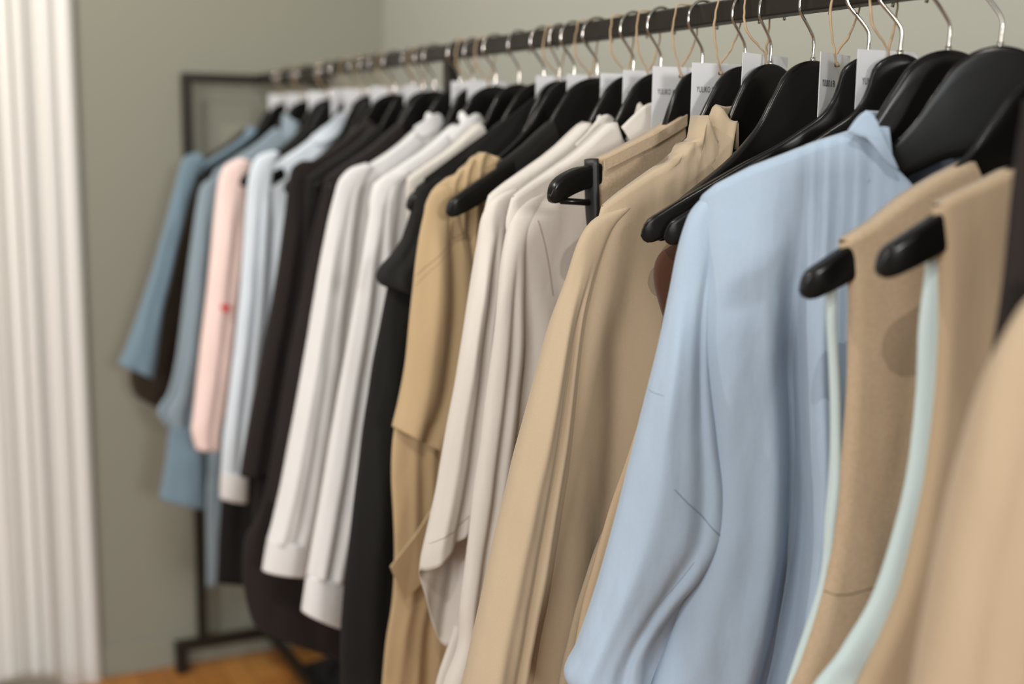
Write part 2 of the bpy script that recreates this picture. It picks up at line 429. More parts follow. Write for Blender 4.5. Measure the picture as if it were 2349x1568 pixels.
def collar(par, mat, rx=.062, ry=.030, ztop=1.483, fall=.045, gap=.9, splay=.016, tip=.012, name='collar', stand=.03, ruffle=0, nr=15, lean=0, y0=0, x0=0):
    """folded shirt collar round the hanger's neck, open towards the viewer's side (-y)"""
    V = []; F = []; n = 72; cols = 7
    for i in range(n+1):
        t = i/n*2-1
        ph = t*(PI-gap)              # 0 = far side
        cx, cy = math.sin(ph), math.cos(ph)
        fr = smooth01((abs(t)-.7)/.3)
        rf = ruffle*math.sin(nr*ph+1.5*math.sin(3*ph)) if ruffle else 0
        zt = ztop-.018*fr*(1+lean*cx)
        fl = fall+tip*smooth01((abs(t)-.75)/.25)
        P = [(rx*.93, ry*.93, zt-stand), (rx*.95, ry*.95, zt-stand*.4), (rx*.97, ry*.97, zt-.002), (rx+.001, ry+.001, zt), (rx+.004, ry+.004, zt-.003),
             (rx+splay*.55+rf, ry+splay*.45+rf, zt-fl*.55), (rx+splay+rf*1.6, ry+splay*.7+rf*1.6, zt-fl)]
        for a, b, z in P: V.append((x0+a*cx, y0+b*cy, z+rf*.6))
    for i in range(n):
        for k in range(cols-1): F.append((i*cols+k, i*cols+k+1, (i+1)*cols+k+1, (i+1)*cols+k))
    return link(name, V, F, mat, par, solid=.0016)
def strip(name, par, mat, pts, y, wz=None, t=.002):
    """flat cloth piece from an outline (u,z), given thickness"""
    n = len(pts)
    yy = y if callable(y) else (lambda u, z: y)
    bm = bmesh.new()
    vs = [bm.verts.new((u, yy(u, z), z)) for u, z in pts]
    f = bm.faces.new(vs); bmesh.ops.triangulate(bm, faces=[f])
    bmesh.ops.subdivide_edges(bm, edges=bm.edges[:], cuts=2, use_grid_fill=True)
    me = bpy.data.meshes.new(name); bm.to_mesh(me); bm.free(); me.materials.append(mat)
    o = bpy.data.objects.new(name, me); COL.objects.link(o); o.parent = par
    md = o.modifiers.new('s', 'SOLIDIFY'); md.thickness = t; md.offset = 0
    return o
from mathutils.bvhtree import BVHTree
M['thread'] = base_mat('brown seam thread', (.16, .115, .07, 1), .9)  # plain brown, darker than the cloths it runs on
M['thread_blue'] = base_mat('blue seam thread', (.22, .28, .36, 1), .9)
def seam(g, fr, ob, px, mat, r=.0005, name='seam', dy=-.02):
    me = ob.data; bv = BVHTree.FromPolygons([v.co for v in me.vertices], [p.vertices[:] for p in me.polygons])
    P = []
    for u, z in catmull(fr.poly(px, dy), 40):
        hit = bv.ray_cast(Vector((u, -1, z)), Vector((0, 1, 0)))
        if hit[0]: P.append((u, hit[0].y-.0004, z))
    if len(P) > 3: return tube(name, P, r, mat, g, 5)
def wing(g, fr, mat, px, dy, bulge=.010, name='collar_wing', t=.0022):
    P = fr.poly(px, dy); n = len(P)
    P = catmull(P+[P[0]], 44)[:-1]
    us = [p[0] for p in P]; zs = [p[1] for p in P]; u0, u1 = min(us), max(us); z0, z1 = min(zs), max(zs)
    f_ = lambda u, z: dy-bulge*math.sin(PI*max(0, min(1, (u-u0)/(u1-u0))))+bulge*.5+.5*bulge*((z-z0)/(z1-z0)-.5)
    # concentric rings towards the centroid give an even, smoothly curved sheet
    cu_, cz_ = sum(us)/len(us), sum(zs)/len(zs); V = []; F = []; K = len(P); rings = 8
    for j in range(rings):
        q = 1-j/rings
        for u, z in P:
            uu, zz = cu_+(u-cu_)*q, cz_+(z-cz_)*q; V.append((uu, f_(uu, zz), zz))
    V.append((cu_, f_(cu_, cz_), cz_))
    for j in range(rings-1):
        for k in range(K): F.append((j*K+k, j*K+(k+1) % K, (j+1)*K+(k+1) % K, (j+1)*K+k))
    for k in range(K): F.append(((rings-1)*K+k, (rings-1)*K+(k+1) % K, rings*K))
    return link(name, V, F, mat, g, solid=t)
def button(par, u, y, z, r=.005):
    V = []; n = 14
    for yy, rr in ((0, r), (-.0012, r), (-.0018, r*.85), (-.0012, r*.6)):
        for k in range(n): V.append((u+rr*math.cos(2*PI*k/n), y+yy, z+rr*math.sin(2*PI*k/n)))
    F = [(a*n+k, a*n+(k+1) % n, (a+1)*n+(k+1) % n, (a+1)*n+k) for a in range(3) for k in range(n)]
    F.append(tuple(3*n+k for k in range(n))); F.append(tuple(reversed(range(n))))
    return link('button', V, F, M['button'], par, smooth=False)
def garment(name, fr, label, cat, group=None):
    return empty(name, (0, fr.y0, 0), fr.rot, label=label, cat=cat, group=group)
def right_sleeve(par, mat, **k):
    L = [(.17, 1.38), (.20, 1.31), (.22, 1.15), (.235, .95)]; R = [(.232, 1.348), (.262, 1.28), (.295, 1.12), (.31, .95)]
    return drape('sleeve', par, mat, L, R, th=k.get('th', (.010, .018, .016)), rnd=(4, .006, .1), nu=24, nv=50, seed=k.get('seed', 5), topF=None)
D = math.radians

# ---- hangers: hook y, turn, what tells it apart, trouser bar, width, tilt
HL = [
 (.665, -18, 'black hanger nearest the camera, its blurred rounded tip over the tan vest', 0, 1, 0),
 (.760, -15, 'black hanger whose shiny blurred tip stands before the pale blue shirt', 0, 1, .026),
 (.823, -46, 'big black hanger inside the open neck of the pale blue shirt', 0, .9, 0),
 (.884, -20, 'black hanger just behind the pale blue shirt, a mottled glint on its edge', 0, .9, 0),
 (.946, -30, 'black hanger with bare tip beside the pale blue shoulder, lower of two', 2, 1, 0),
 (.991, -26, 'black hanger with bare tip beside the pale blue shoulder, upper of two', 2, 1, 0),
 (1.075, -8, 'black hanger left of the turned grey-lit swing tag', 0, .80, 0),
 (1.147, -2, 'black hanger inside the ruched beige coat', 0, .74, 0),
 (1.194, -2, 'black hanger behind the beige coat, its angular crown over a white tag', 0, .81, 0),
 (1.278, 7, 'black hanger with trouser bar and bare shiny tip, under the linen vest', 1, 1, 0),
 (1.369, 0, 'black hanger inside the nearer cream blouse', 0, .90, 0),
 (1.434, 0, 'black hanger inside the farther cream blouse', 0, .90, 0),
 (1.528, -2, 'black hanger with its bare tip in front of the camel dress', 0, 1, 0),
 (1.593, 0, 'black hanger inside the camel dress', 0, .95, 0),
 (1.638, 0, 'black hanger between the camel dress and the black blouse', 0, .72, 0),
 (1.685, 2, 'black hanger of the black blouse, bare tip over the white shirt', 0, 1, 0),
 (1.767, 3, 'black hanger with a big round crown above the thin beige sliver', 0, .85, 0),
 (1.851, 0, 'black hanger inside the nearer white shirt', 0, .95, 0),
 (1.938, 3, 'black hanger between the two white shirts', 0, .72, 0),
 (1.993, 0, 'black hanger inside the farther white shirt', 0, .95, 0),
 (2.101, 2, 'black hanger inside the long rounded-hem brown-black dress', 0, .95, 0),
 (2.155, 1, 'black hanger first behind the brown-black dress', 0, .72, 0),
 (2.206, 4, 'black hanger inside the black jacket between two brown-black garments', 0, .9, 0),
 (2.298, 1, 'black hanger of the brown-black shirt, bare tip over the pale striped shirt', 0, 1, 0),
 (2.393, -2, 'black hanger just behind the brown-black shirt', 0, .72, 0),
 (2.451, 2, 'black hanger just in front of the pale blue-white shirt', 0, .72, 0),
 (2.500, 0, 'black hanger inside the pale blue-white shirt', 0, .95, 0),
 (2.615, -2, 'black hanger with a blurred bare tip over the pink sweater shoulder', 0, 1, 0),
 (2.692, 0, 'black hanger inside the pale pink sweater', 0, .92, 0),
 (2.742, 3, 'black hanger just behind the pale pink sweater', 0, .72, 0),
 (2.860, -2, 'black hanger inside the slate blue shirt', 0, .92, 0),
 (2.934, 2, 'black hanger just behind the slate blue shirt', 0, .72, 0),
 (3.007, 0, 'black hanger with a bare tip over the farthest blue blouse', 0, 1, 0),
 (3.060, 2, 'farthest black hanger, inside the steel blue blouse', 0, .92, 0),
]
for y, r, lab, bar, sx, dr in HL: hanger(y, D(r), lab, bar, sx, dr)

# ------------------------------------------------------------------ garments, near to far
# tan-camel coat at the bottom right corner
f = Frame(.47, D(-14))
g = garment('coat', f, 'camel tan coat sleeve filling the bottom right corner, nearest garment', 'coat')
L = f.poly([(2420, 640), (2349, 700), (2290, 800), (2245, 930), (2205, 1080), (2170, 1230), (2140, 1380), (2105, 1568), (2080, 1720)])
R = [(u+.09+.03*i/8, z) for i, (u, z) in enumerate(L)]
drape('sleeve', g, M['tan2'], L, R, th=(.012, .036, .034), folds=((.75, .7, .03, .15, 0),), rnd=(2, .006, .12), seed=3)
body(g, M['tan2'], half=.23, zbot=.72, yoff=.0, seed=4)
# dark coat
f = Frame(.565, D(-12))
g = garment('coat', f, 'dark brown coat edge down the right side of the picture', 'coat')
L = f.poly([(2349, 230), (2338, 330), (2325, 450), (2312, 570), (2296, 700), (2275, 850), (2240, 1050), (2200, 1300), (2150, 1568)])
R = [(u+.30, z) for u, z in L]
drape('body', g, M['dark'], L, R, th=(.010, .022, .024), rnd=(3, .006, .1), seed=8)
# tan vest
f = Frame(.665, D(-18))
g = garment('vest', f, 'tan sleeveless vest with a wide pale aqua edge strip', 'vest', None)
L = f.poly([(2138, 486), (2152, 600), (2152, 800), (2135, 1000), (2100, 1200), (2050, 1380), (1960, 1568), (1880, 1700)])
R = [(.16, 1.40), (.17, 1.2), (.2, .95), (.24, .72)]
tf = f.poly([(2138, 476), (2180, 452), (2250, 420), (2320, 385)])
tf = [(-.22, 1.34)]+tf+[(0, 1.43), (.08, 1.45), (.16, 1.40)]; tb = tf
drape('body', g, M['tan'], L, R, tf, tb, th=(.0135, .016, .019), folds=((.28, .20, .008, .05, .05), (.46, .36, -.008, .06, .02), (.6, .6, .008, .05, .1)), seed=11, vt=.12, prof=.2)
La = f.poly([(2140, 560), (2138, 640), (2125, 760), (2118, 900), (2098, 1080), (2066, 1230), (2015, 1380), (1945, 1500), (1875, 1590), (1830, 1700)])
Ra = [(u+.016+.03*(i/9), z) for i, (u, z) in enumerate(La)]
drape('armhole_lining', g, M['aqua'], La, Ra, th=(.006, .008, .010), yoff=.010, nu=16, seed=12)
# brown-beige vest
f = Frame(.760, D(-15))
g = garment('vest', f, 'brown-beige sleeveless vest with thin pale aqua edge, before the pale blue shirt', 'vest', None)
L = f.poly([(1922, 562), (1940, 600), (1945, 750), (1938, 950), (1922, 1150), (1895, 1330), (1845, 1500), (1800, 1600), (1740, 1720)])
tf = f.poly([(1916, 566), (1930, 553), (2000, 512), (2075, 450), (2150, 405), (2226, 367)])
tb = tf+[(-.03, 1.435), (.03, 1.435), (.08, 1.45), (.17, 1.40)]; tf = tf+[(tf[-1][0]+.006, 1.405), (.0, 1.40), (.06, 1.41), (.08, 1.45), (.17, 1.40)]
sv = drape('body', g, M['linen'], L, [(.17, 1.42), (.17, 1.2), (.2, .95), (.24, .70)], tf, tb, th=(.0135, .016, .019), folds=((.16, .12, .006, .05, .05), (.3, .25, -.006, .05, .05)), seed=14, vt=.12, prof=.2)
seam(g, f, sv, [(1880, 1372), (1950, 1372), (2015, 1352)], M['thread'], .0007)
La = f.poly([(1912, 600), (1908, 700), (1915, 850), (1918, 1000), (1915, 1100), (1905, 1200), (1893, 1320), (1862, 1440), (1828, 1540), (1790, 1640), (1740, 1740)])
Ra = [(u+.007, z) for u, z in La]
drape('armhole_lining', g, M['aqua'], La, Ra, th=(.004, .006, .005), yoff=.008, nu=12, nv=40, seed=15)

# pale blue shirt
f = Frame(.884, D(-33))
g = garment('shirt', f, 'pale blue cotton shirt with turned-back sleeve and open collar', 'shirt')
SHB = [(-.238, 1.360), (-.235, 1.366), (-.229, 1.378), (-.221, 1.389), (-.209, 1.399), (-.177, 1.416), (-.144, 1.429), (-.117, 1.440), (-.087, 1.450), (-.061, 1.454)]
body(g, M['blue'], cover=False, L=f.poly([(1604, 462), (1606, 560), (1600, 800), (1605, 1000), (1592, 1200), (1545, 1400), (1490, 1568), (1470, 1750)]), R=[(.225, 1.385), (.23, 1.2), (.25, .95), (.27, .70)],
     th=(.037, .035, .034), yoff=-.030, nu=120, folds=((.05, .06, -.012, .04, .1), (.185, .225, .060, .028, .03), (.235, .26, -.014, .035, .05), (.33, .34, .030, .022, .10), (.42, .45, .02, .04, .2), (.205, .2, .006, .009, -.1), (.235, .23, .005, .008, -.12), (.265, .262, .006, .009, -.1), (.295, .29, .005, .008, -.1), (.325, .32, .006, .009, -.1)), rnd=(5, .006, .04), seed=21, wr=.0022, nf=.075, nb=.0, nw=.078, tops=(SHB+[(-.055, 1.42), (-.03, 1.395), (.03, 1.395), (.055, 1.42)]+[(-u, z) for u, z in reversed(SHB)], SHB+[(-u, z) for u, z in reversed(SHB)]))
L = f.poly([(1612, 450), (1596, 464), (1578, 490), (1555, 560), (1535, 660), (1512, 770), (1482, 890), (1452, 1010), (1412, 1170), (1370, 1320), (1325, 1450), (1300, 1508), (1340, 1570), (1380, 1680)])
R = f.poly([(1650, 470), (1645, 560), (1628, 700), (1628, 830), (1645, 980), (1662, 1110), (1655, 1215), (1610, 1290), (1545, 1370), (1490, 1455), (1474, 1530), (1474, 1600), (1480, 1700)])
sv = drape('sleeve', g, M['blue'], L, R, topF=None, th=(.016, .030, .034, .036), folds=((.35, .3, -.007, .14, .1), (.8, .74, .009, .10, .02)), seed=22, ybow=(-.026, -.034, -.034, -.030), vt=0, nv=110, wr=.0016, hemB=[(0, .0), (.3, .05), (.6, .22), (1, .30)])
seam(g, f, sv, [(1482, 880), (1500, 884), (1522, 886)], M['thread_blue'], .0006)
seam(g, f, sv, [(1545, 1090), (1590, 1140), (1650, 1208)], M['thread_blue'], .0008)
seam(g, f, sv, [(1480, 1385), (1545, 1320), (1590, 1262)], M['thread_blue'], .0005)
right_sleeve(g, M['blue'])
collar(g, M['blue'], rx=.074, ry=.050, ztop=1.468, fall=.034, gap=.95, splay=.018, stand=.034, y0=-.026)
wing(g, f, M['blue'], [(1944, 303), (1962, 276), (1980, 258), (1996, 257), (2009, 274), (2027, 318), (2056, 376), (2062, 392), (2030, 368), (2000, 330), (1975, 308)], -.078, .005)
ln = f.poly([(2185, 262), (2222, 240), (2262, 275), (2225, 325)]) if False else [(.010, 1.474), (.058, 1.474), (.058, 1.437), (.010, 1.437)]
strip('neck_label', g, M['label'], ln, .014, t=.001)
strip('size_label', g, M['paper'], [(.036, 1.437), (.052, 1.437), (.052, 1.425), (.036, 1.425)], .014, t=.001)
for i in range(4): button(g, .006, -.068, 1.30-i*.085)

# low garments on the bare-tipped hangers
f = Frame(1.000, D(-22)); g = garment('skirt', f, 'rust brown skirt, a sliver left of the pale blue shirt', 'skirt')
drape('body', g, M['rust'], [(-.165, 1.345)]+f.poly([(1520, 575), (1503, 600), (1499, 640), (1510, 690), (1530, 760), (1560, 1000)]), [(.165, 1.345), (.185, 1.315), (.19, 1.28), (.18, 1.2), (.17, .95)], th=(.006, .012, .014), seed=31, nu=40)
drape('waistband', g, M['rust'], [(-.165, 1.362), (-.165, 1.345)], [(.165, 1.362), (.165, 1.345)], th=(.006, .0065), nu=24, nv=6, wr=0, seed=33)
f = Frame(1.062, D(-6)); g = garment('dress', f, 'sand beige wrap dress low between the beige coat and pale blue shirt', 'dress')
tdr = [(-.20, 1.31), (-.15, 1.365), (-.09, 1.40), (-.05, 1.40), (-.02, 1.38), (.02, 1.38), (.05, 1.40), (.09, 1.40), (.15, 1.365), (.2, 1.31)]
body(g, M['tan'], cover=False, tops=(tdr, tdr), L=[(-.150, 1.365), (-.158, 1.34), (-.17, 1.24), (-.235, 1.05), (-.27, .9), (-.29, .72)], th=(.009, .014, .020), folds=((.08, .12, -.016, .05, .2), (.2, .26, .016, .05, .2)), seed=32)

# beige coat with gathered collar
f = Frame(1.147, D(-2))
g = garment('coat', f, 'large beige coat with ruched stand collar, in the middle of the rail', 'coat')
Lb = f.poly([(1392, 486), (1352, 520), (1330, 620), (1310, 800), (1285, 1000), (1250, 1200), (1210, 1400), (1180, 1568), (1160, 1700)])
body(g, M['coat'], L=Lb, R=[(.225, 1.385), (.24, 1.2), (.27, .95), (.3, .68)], th=(.0135, .022, .026), nf=.045, nb=.0, nw=.09, nu=110,
     folds=((.10, .16, .016, .045, .02), (.20, .26, -.010, .06, .05), (.34, .40, .014, .05, .15), (.5, .5, -.01, .06, .2)), rnd=(5, .005, .05), seed=41, gather=(-.15, .15, 190, .0055, .10))
L = f.poly([(1420, 474), (1358, 505), (1325, 550), (1295, 640), (1262, 730), (1232, 830), (1190, 985), (1150, 1140), (1115, 1290), (1085, 1420), (1052, 1568), (1025, 1700)])
R = f.poly([(1440, 478), (1395, 530), (1360, 620), (1330, 720), (1312, 830), (1290, 985), (1265, 1140), (1240, 1290), (1215, 1420), (1188, 1568), (1165, 1700)])
sv = drape('sleeve', g, M['coat'], L, R, th=(.008, .024, .028), folds=((.35, .3, -.008, .14, .1), (.7, .75, .010, .1, .1)), ybow=(-.002, -.012, -.014), seed=42, vt=0)
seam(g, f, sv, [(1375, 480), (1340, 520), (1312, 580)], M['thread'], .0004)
L = f.poly([(1500, 760), (1490, 800), (1450, 900), (1420, 1010), (1385, 1130), (1330, 1270), (1290, 1400), (1255, 1568), (1240, 1700)])
R = [(u+.02+.09*min(1, i/3), z) for i, (u, z) in enumerate(L)]
sv = drape('lapel', g, M['coat'], L, R, th=(.003, .008, .010), folds=((.3, .35, -.008, .12, .1),), yoff=-.028, seed=43, nu=24)
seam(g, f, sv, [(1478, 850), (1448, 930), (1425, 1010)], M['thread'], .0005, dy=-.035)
right_sleeve(g, M['coat'])
collar(g, M['coat'], rx=.066, ry=.028, ztop=1.478, fall=.050, gap=.9, splay=.022, ruffle=.0016, nr=10, stand=.03)
# linen vest on the bar hanger
f = Frame(1.278, D(7))
g = garment('vest', f, 'beige linen sleeveless vest with a stitched top edge, bare hanger tip to its left', 'vest')
L = f.poly([(1366, 374), (1368, 440), (1372, 520), (1376, 600), (1370, 760), (1360, 900), (1350, 1100)])
tf = [(-.17, 1.410), (-.158, 1.4165), (-.13, 1.4265), (-.104, 1.437), (-.08, 1.4465), (-.058, 1.457), (-.034, 1.469), (-.030, 1.42), (-.02, 1.41)]
tf = tf+[(-u, z) for u, z in reversed(tf)]
drape('body', g, M['linen'], L, [(-u, z) for u, z in L], tf, tf, th=(.0125, .013, .014), rnd=(2, .004, .08), seed=51, vt=.12, wr=.0005, prof=.2, nu=90)
pts = [(-.156, 1.418), (-.13, 1.428), (-.104, 1.4385), (-.08, 1.448), (-.058, 1.4585), (-.034, 1.4705), (-.034, 1.4575), (-.058, 1.4455), (-.08, 1.435), (-.104, 1.4255), (-.13, 1.415), (-.156, 1.405)]
strip('shoulder_facing', g, M['linen'], pts, -.0150, t=.002)
drape('hanger_loop', g, M['label'], [(-.168, 1.416), (-.167, 1.39), (-.164, 1.35), (-.161, 1.31)], [(-.158, 1.4185), (-.157, 1.39), (-.155, 1.35), (-.153, 1.31)], th=(.0112, .0112, .006), nu=10, nv=20, wr=0, seed=2)

# cream blouses
f = Frame(1.369, 0)
g = garment('blouse', f, 'nearer cream blouse with round collar and sharp shoulder pleat, behind the linen vest', 'blouse')
bb = body(g, M['cream'], L=f.poly([(1235, 436), (1215, 480), (1205, 600), (1192, 800), (1165, 1000), (1140, 1200), (1110, 1400), (1075, 1568), (1050, 1700)]), R=[(.225, 1.385), (.24, 1.2), (.27, .95), (.3, .68)],
     th=(.0125, .017, .02), folds=((.06, .10, -.010, .04, .05), (.13, .17, .010, .03, .05), (.26, .30, -.008, .05, .1)), rnd=(5, .004, .05), seed=61)
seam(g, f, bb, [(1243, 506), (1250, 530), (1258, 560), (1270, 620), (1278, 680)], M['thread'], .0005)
L = f.poly([(1248, 430), (1200, 460), (1172, 500), (1155, 570), (1142, 680), (1128, 800), (1112, 920), (1098, 1030), (1080, 1170), (1065, 1300), (1052, 1390), (1048, 1470), (1015, 1568), (1000, 1650)])
R = f.poly([(1262, 436), (1235, 480), (1205, 540), (1195, 680), (1192, 800), (1180, 920), (1165, 1030), (1150, 1170), (1130, 1300), (1115, 1390), (1105, 1470), (1085, 1568), (1070, 1650)])
drape('sleeve', g, M['cream'], L, R, th=(.008, .017, .018), folds=((.55, .5, .010, .13, .1),), ybow=(-.002, -.008, -.010), seed=62, vt=0)
right_sleeve(g, M['cream'], th=(.008, .013, .013))
collar(g, M['cream'], rx=.060, ry=.024, x0=.028, ztop=1.489, fall=.048, gap=.85, splay=.020, stand=.03)
wing(g, f, M['cream'], [(1430, 291), (1450, 268), (1475, 243), (1496, 235), (1513, 243), (1531, 270), (1550, 308), (1560, 345), (1510, 362), (1458, 338)], -.026)
f = Frame(1.434, 0)
g = garment('blouse', f, 'farther cream blouse whose wide sleeve gapes open near the camel belt', 'blouse')
body(g, M['cream'], L=f.poly([(1165, 432), (1140, 500), (1130, 700), (1110, 900), (1085, 1150), (1050, 1400), (1000, 1568), (980, 1700)]), R=[(.225, 1.385), (.24, 1.2), (.27, .95), (.3, .68)], th=(.0125, .017, .02), rnd=(8, .006, .05), seed=64)
L = f.poly([(1175, 428), (1130, 455), (1106, 492), (1094, 560), (1078, 650), (1060, 760), (1040, 880), (1018, 1000), (998, 1110), (980, 1190), (962, 1262), (958, 1300)])
R = f.poly([(1190, 440), (1165, 480), (1150, 560), (1140, 650), (1128, 760), (1118, 880), (1108, 1000), (1098, 1080), (1088, 1130), (1082, 1160), (1078, 1180), (1075, 1195)])
sv = drape('sleeve', g, M['cream'], L, R, th=(.008, .018, .022, .026), folds=((.6, .62, .012, .12, .08), (.25, .2, -.005, .12, .1)), ybow=(-.002, -.008, -.010), seed=65, vt=0, hemB=[(0, .015), (.35, .10), (.7, .17), (1, .18)])
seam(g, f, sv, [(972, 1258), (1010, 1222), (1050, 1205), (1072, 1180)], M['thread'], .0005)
right_sleeve(g, M['cream'], th=(.008, .013, .013))
collar(g, M['cream'], rx=.064, ry=.024, x0=.012, ztop=1.474, fall=.050, gap=.85, splay=.020, stand=.03)
wing(g, f, M['cream'], [(1322, 331), (1345, 305), (1370, 272), (1388, 262), (1403, 269), (1417, 292), (1433, 330), (1442, 362), (1395, 380), (1346, 360)], -.024)

# hidden camel slip on the bare hanger 1.528
f = Frame(1.528, D(-2))
g = garment('sleeveless_top', f, 'black sleeveless top between the camel dress and cream blouses', 'top')
body(g, M['black'], cover=False, zbot=.9, th=(.011, .013, .015), seed=70, L=[(-.150, 1.405), (-.150, 1.36), (-.152, 1.2), (-.16, .9)])

# camel dress
f = Frame(1.593, 0)
g = garment('dress', f, 'camel dress with pleated neck, cape sleeve and hanging belt', 'dress')
nk = f.poly([(1098, 350), (1148, 402)])
Lb = f.poly([(988, 440), (975, 470), (968, 560), (955, 700), (935, 850), (905, 980), (898, 1060), (902, 1180), (905, 1280), (900, 1380), (885, 1470), (876, 1568), (870, 1700)])
tf = [(-.30, 1.32), (-.225, 1.362), (-.21, 1.376), (-.195, 1.386), (-.182, 1.392), (-.165, 1.408), (-.147, 1.422), (-.12, 1.412), (-.10, 1.402), (-.06, 1.40), (.06, 1.40), (.10, 1.402), (.12, 1.412), (.147, 1.422), (.165, 1.408), (.182, 1.392), (.2, 1.38), (.225, 1.362)]
drape('body', g, M['camel'], Lb, [(.22, 1.385), (.24, 1.2), (.27, .95), (.3, .68)], tf, None, th=(.013, .020, .022), nu=120,
      folds=((.085, .03, -.008, .012, -.3), (.125, .08, -.010, .012, -.3), (.165, .13, -.011, .013, -.3), (.21, .2, -.009, .014, -.3), (.26, .26, -.007, .015, -.3), (.05, .13, .016, .035, .45), (.16, .22, -.012, .04, .4), (.3, .34, .014, .04, .2)), seed=71, rnd=(4, .005, .05), vt=.14)
L = f.poly([(1012, 424), (985, 448), (965, 505), (948, 590), (938, 670), (930, 740), (920, 830), (905, 910), (890, 972)])
R = f.poly([(1050, 440), (1062, 500), (1080, 600), (1090, 700), (1090, 800), (1080, 900), (1060, 980), (1040, 1010), (1025, 1040)])
sv = drape('cape_sleeve', g, M['camel'], L, R, th=(.008, .016, .020, .024), folds=((.62, .50, .012, .10, 0), (.3, .25, -.006, .12, .1)), ybow=(-.004, -.014, -.018), seed=72, vt=0, prof=.6)
seam(g, f, sv, [(1085, 520), (1030, 560), (975, 612), (940, 655)], M['thread'], .0005)
seam(g, f, sv, [(1085, 532), (1036, 568), (983, 620), (946, 668)], M['thread'], .0004)
sd = f.poly([(1098, 505), (1050, 535), (1000, 580), (950, 632), (938, 648), (940, 660), (960, 640), (1010, 590), (1055, 545), (1100, 515)])
strip('belt', g, M['camel'], f.poly([(1020, 1068), (960, 1150), (925, 1205), (870, 1278), (880, 1300), (908, 1357), (940, 1320), (985, 1255), (1030, 1200)]), lambda u, z: -.034-.012*math.sin((z-.8)*14), t=.003)
right_sleeve(g, M['camel'], th=(.008, .013, .013))

# black blouse
f = Frame(1.685, D(2))
g = garment('blouse', f, 'long black blouse with wide elbow sleeve, beside the camel dress', 'blouse')
Lb = f.poly([(930, 430), (938, 470), (905, 600), (880, 700), (850, 850), (825, 1050), (800, 1250), (785, 1400), (782, 1568), (790, 1700)])
body(g, M['black'], L=Lb, R=[(.22, 1.385), (.24, 1.2), (.27, .95), (.3, .68)], th=(.0125, .018, .022), folds=((.06, .08, -.012, .03, .1), (.15, .12, .014, .04, .2)), rnd=(5, .006, .05), seed=81, nf=.05)
L = f.poly([(985, 408), (955, 430), (942, 480), (925, 540), (900, 580), (872, 610), (862, 635), (872, 650)])
R = f.poly([(1040, 400), (1030, 450), (1020, 500), (1000, 560), (985, 600), (970, 640), (965, 670), (962, 690)])
drape('sleeve', g, M['black'], L, R, th=(.010, .018, .024, .030), yoff=-.008, seed=82, vt=0, rnd=(3, .005, .12), nu=28, nv=50)
# upright lapel rising to a peak in front of the crown
lp = [(-.20, 1.384), (-.12, 1.438), (-.06, 1.478), (-.02, 1.508), (.004, 1.518), (.010, 1.44), (-.02, 1.42), (-.1, 1.39), (-.20, 1.355)]
strip('lapel', g, M['black'], lp, lambda u, z: -.018-.006*math.cos(u*18), t=.003)
right_sleeve(g, M['black'], th=(.008, .013, .013))

# beige top whose sliver shows
f = Frame(1.767, D(3))
g = garment('blouse', f, 'pale beige blouse, only a thin sliver of neckline showing under a black hanger', 'blouse')
body(g, M['cream'], half=.17, zbot=.85, th=(.0125, .014, .015), cover=False, seed=84, nf=.04, nb=0, L=[(-.190, 1.384), (-.192, 1.34), (-.18, 1.2), (-.19, .85)])

# white shirts
f = Frame(1.851, 0)
g = garment('shirt', f, 'nearer white shirt with pointed collar and longer cuff, beside the black blouse', 'shirt', None)
body(g, M['white'], L=f.poly([(905, 398), (885, 430), (875, 520), (865, 700), (840, 900), (815, 1100), (800, 1250)]), R=[(.225, 1.385), (.24, 1.2), (.25, 1.0), (.26, .82)], th=(.0125, .018, .02), rnd=(8, .006, .05), seed=91)
L = f.poly([(925, 388), (880, 400), (855, 430), (842, 500), (822, 620), (795, 780), (765, 950), (735, 1120), (712, 1250), (700, 1318)])
R = f.poly([(940, 400), (915, 430), (905, 500), (895, 620), (880, 780), (855, 950), (830, 1120), (808, 1250), (792, 1330)])
drape('sleeve', g, M['white'], L, R, th=(.008, .018, .020), folds=((.25, .3, -.005, .1, .1), (.5, .5, .009, .07, .02), (.75, .7, -.005, .1, .1)), yoff=-.008, seed=92, vt=0)
drape('cuff', g, M['white'], f.poly([(701, 1312), (695, 1355), (689, 1397)]), f.poly([(794, 1325), (788, 1380), (783, 1436)]), th=(.0215, .0225, .022), nu=24, nv=14, yoff=-.008, wr=.0004, seed=93)
right_sleeve(g, M['white'], th=(.008, .013, .013))
collar(g, M['white'], rx=.072, ry=.026, x0=.014, ztop=1.483, fall=.056, gap=.85, splay=.016, stand=.03)
wing(g, f, M['white'], [(1030, 310), (1060, 280), (1086, 261), (1099, 262), (1109, 276), (1121, 305), (1127, 332), (1090, 352), (1045, 335)], -.024)
f = Frame(1.984, 0)
g = garment('shirt', f, 'farther white shirt with pointed collar and higher cuff, beside the brown-black shirts', 'shirt', None)
body(g, M['white'], L=f.poly([(812, 384), (800, 420), (790, 520), (775, 700), (755, 900), (735, 1100), (715, 1250)]), R=[(.225, 1.385), (.24, 1.2), (.25, 1.0), (.26, .85)], th=(.0125, .018, .02), rnd=(8, .006, .05), seed=94)
L = f.poly([(835, 374), (800, 386), (775, 412), (764, 445), (748, 510), (728, 620), (703, 770), (675, 930), (645, 1090), (622, 1195), (609, 1240)])
R = f.poly([(850, 384), (835, 410), (825, 445), (815, 510), (802, 620), (785, 770), (765, 930), (742, 1090), (722, 1200), (712, 1250)])
drape('sleeve', g, M['white'], L, R, th=(.008, .018, .020), folds=((.3, .25, -.005, .1, .1), (.6, .6, .008, .08, .02)), yoff=-.008, seed=95, vt=0)
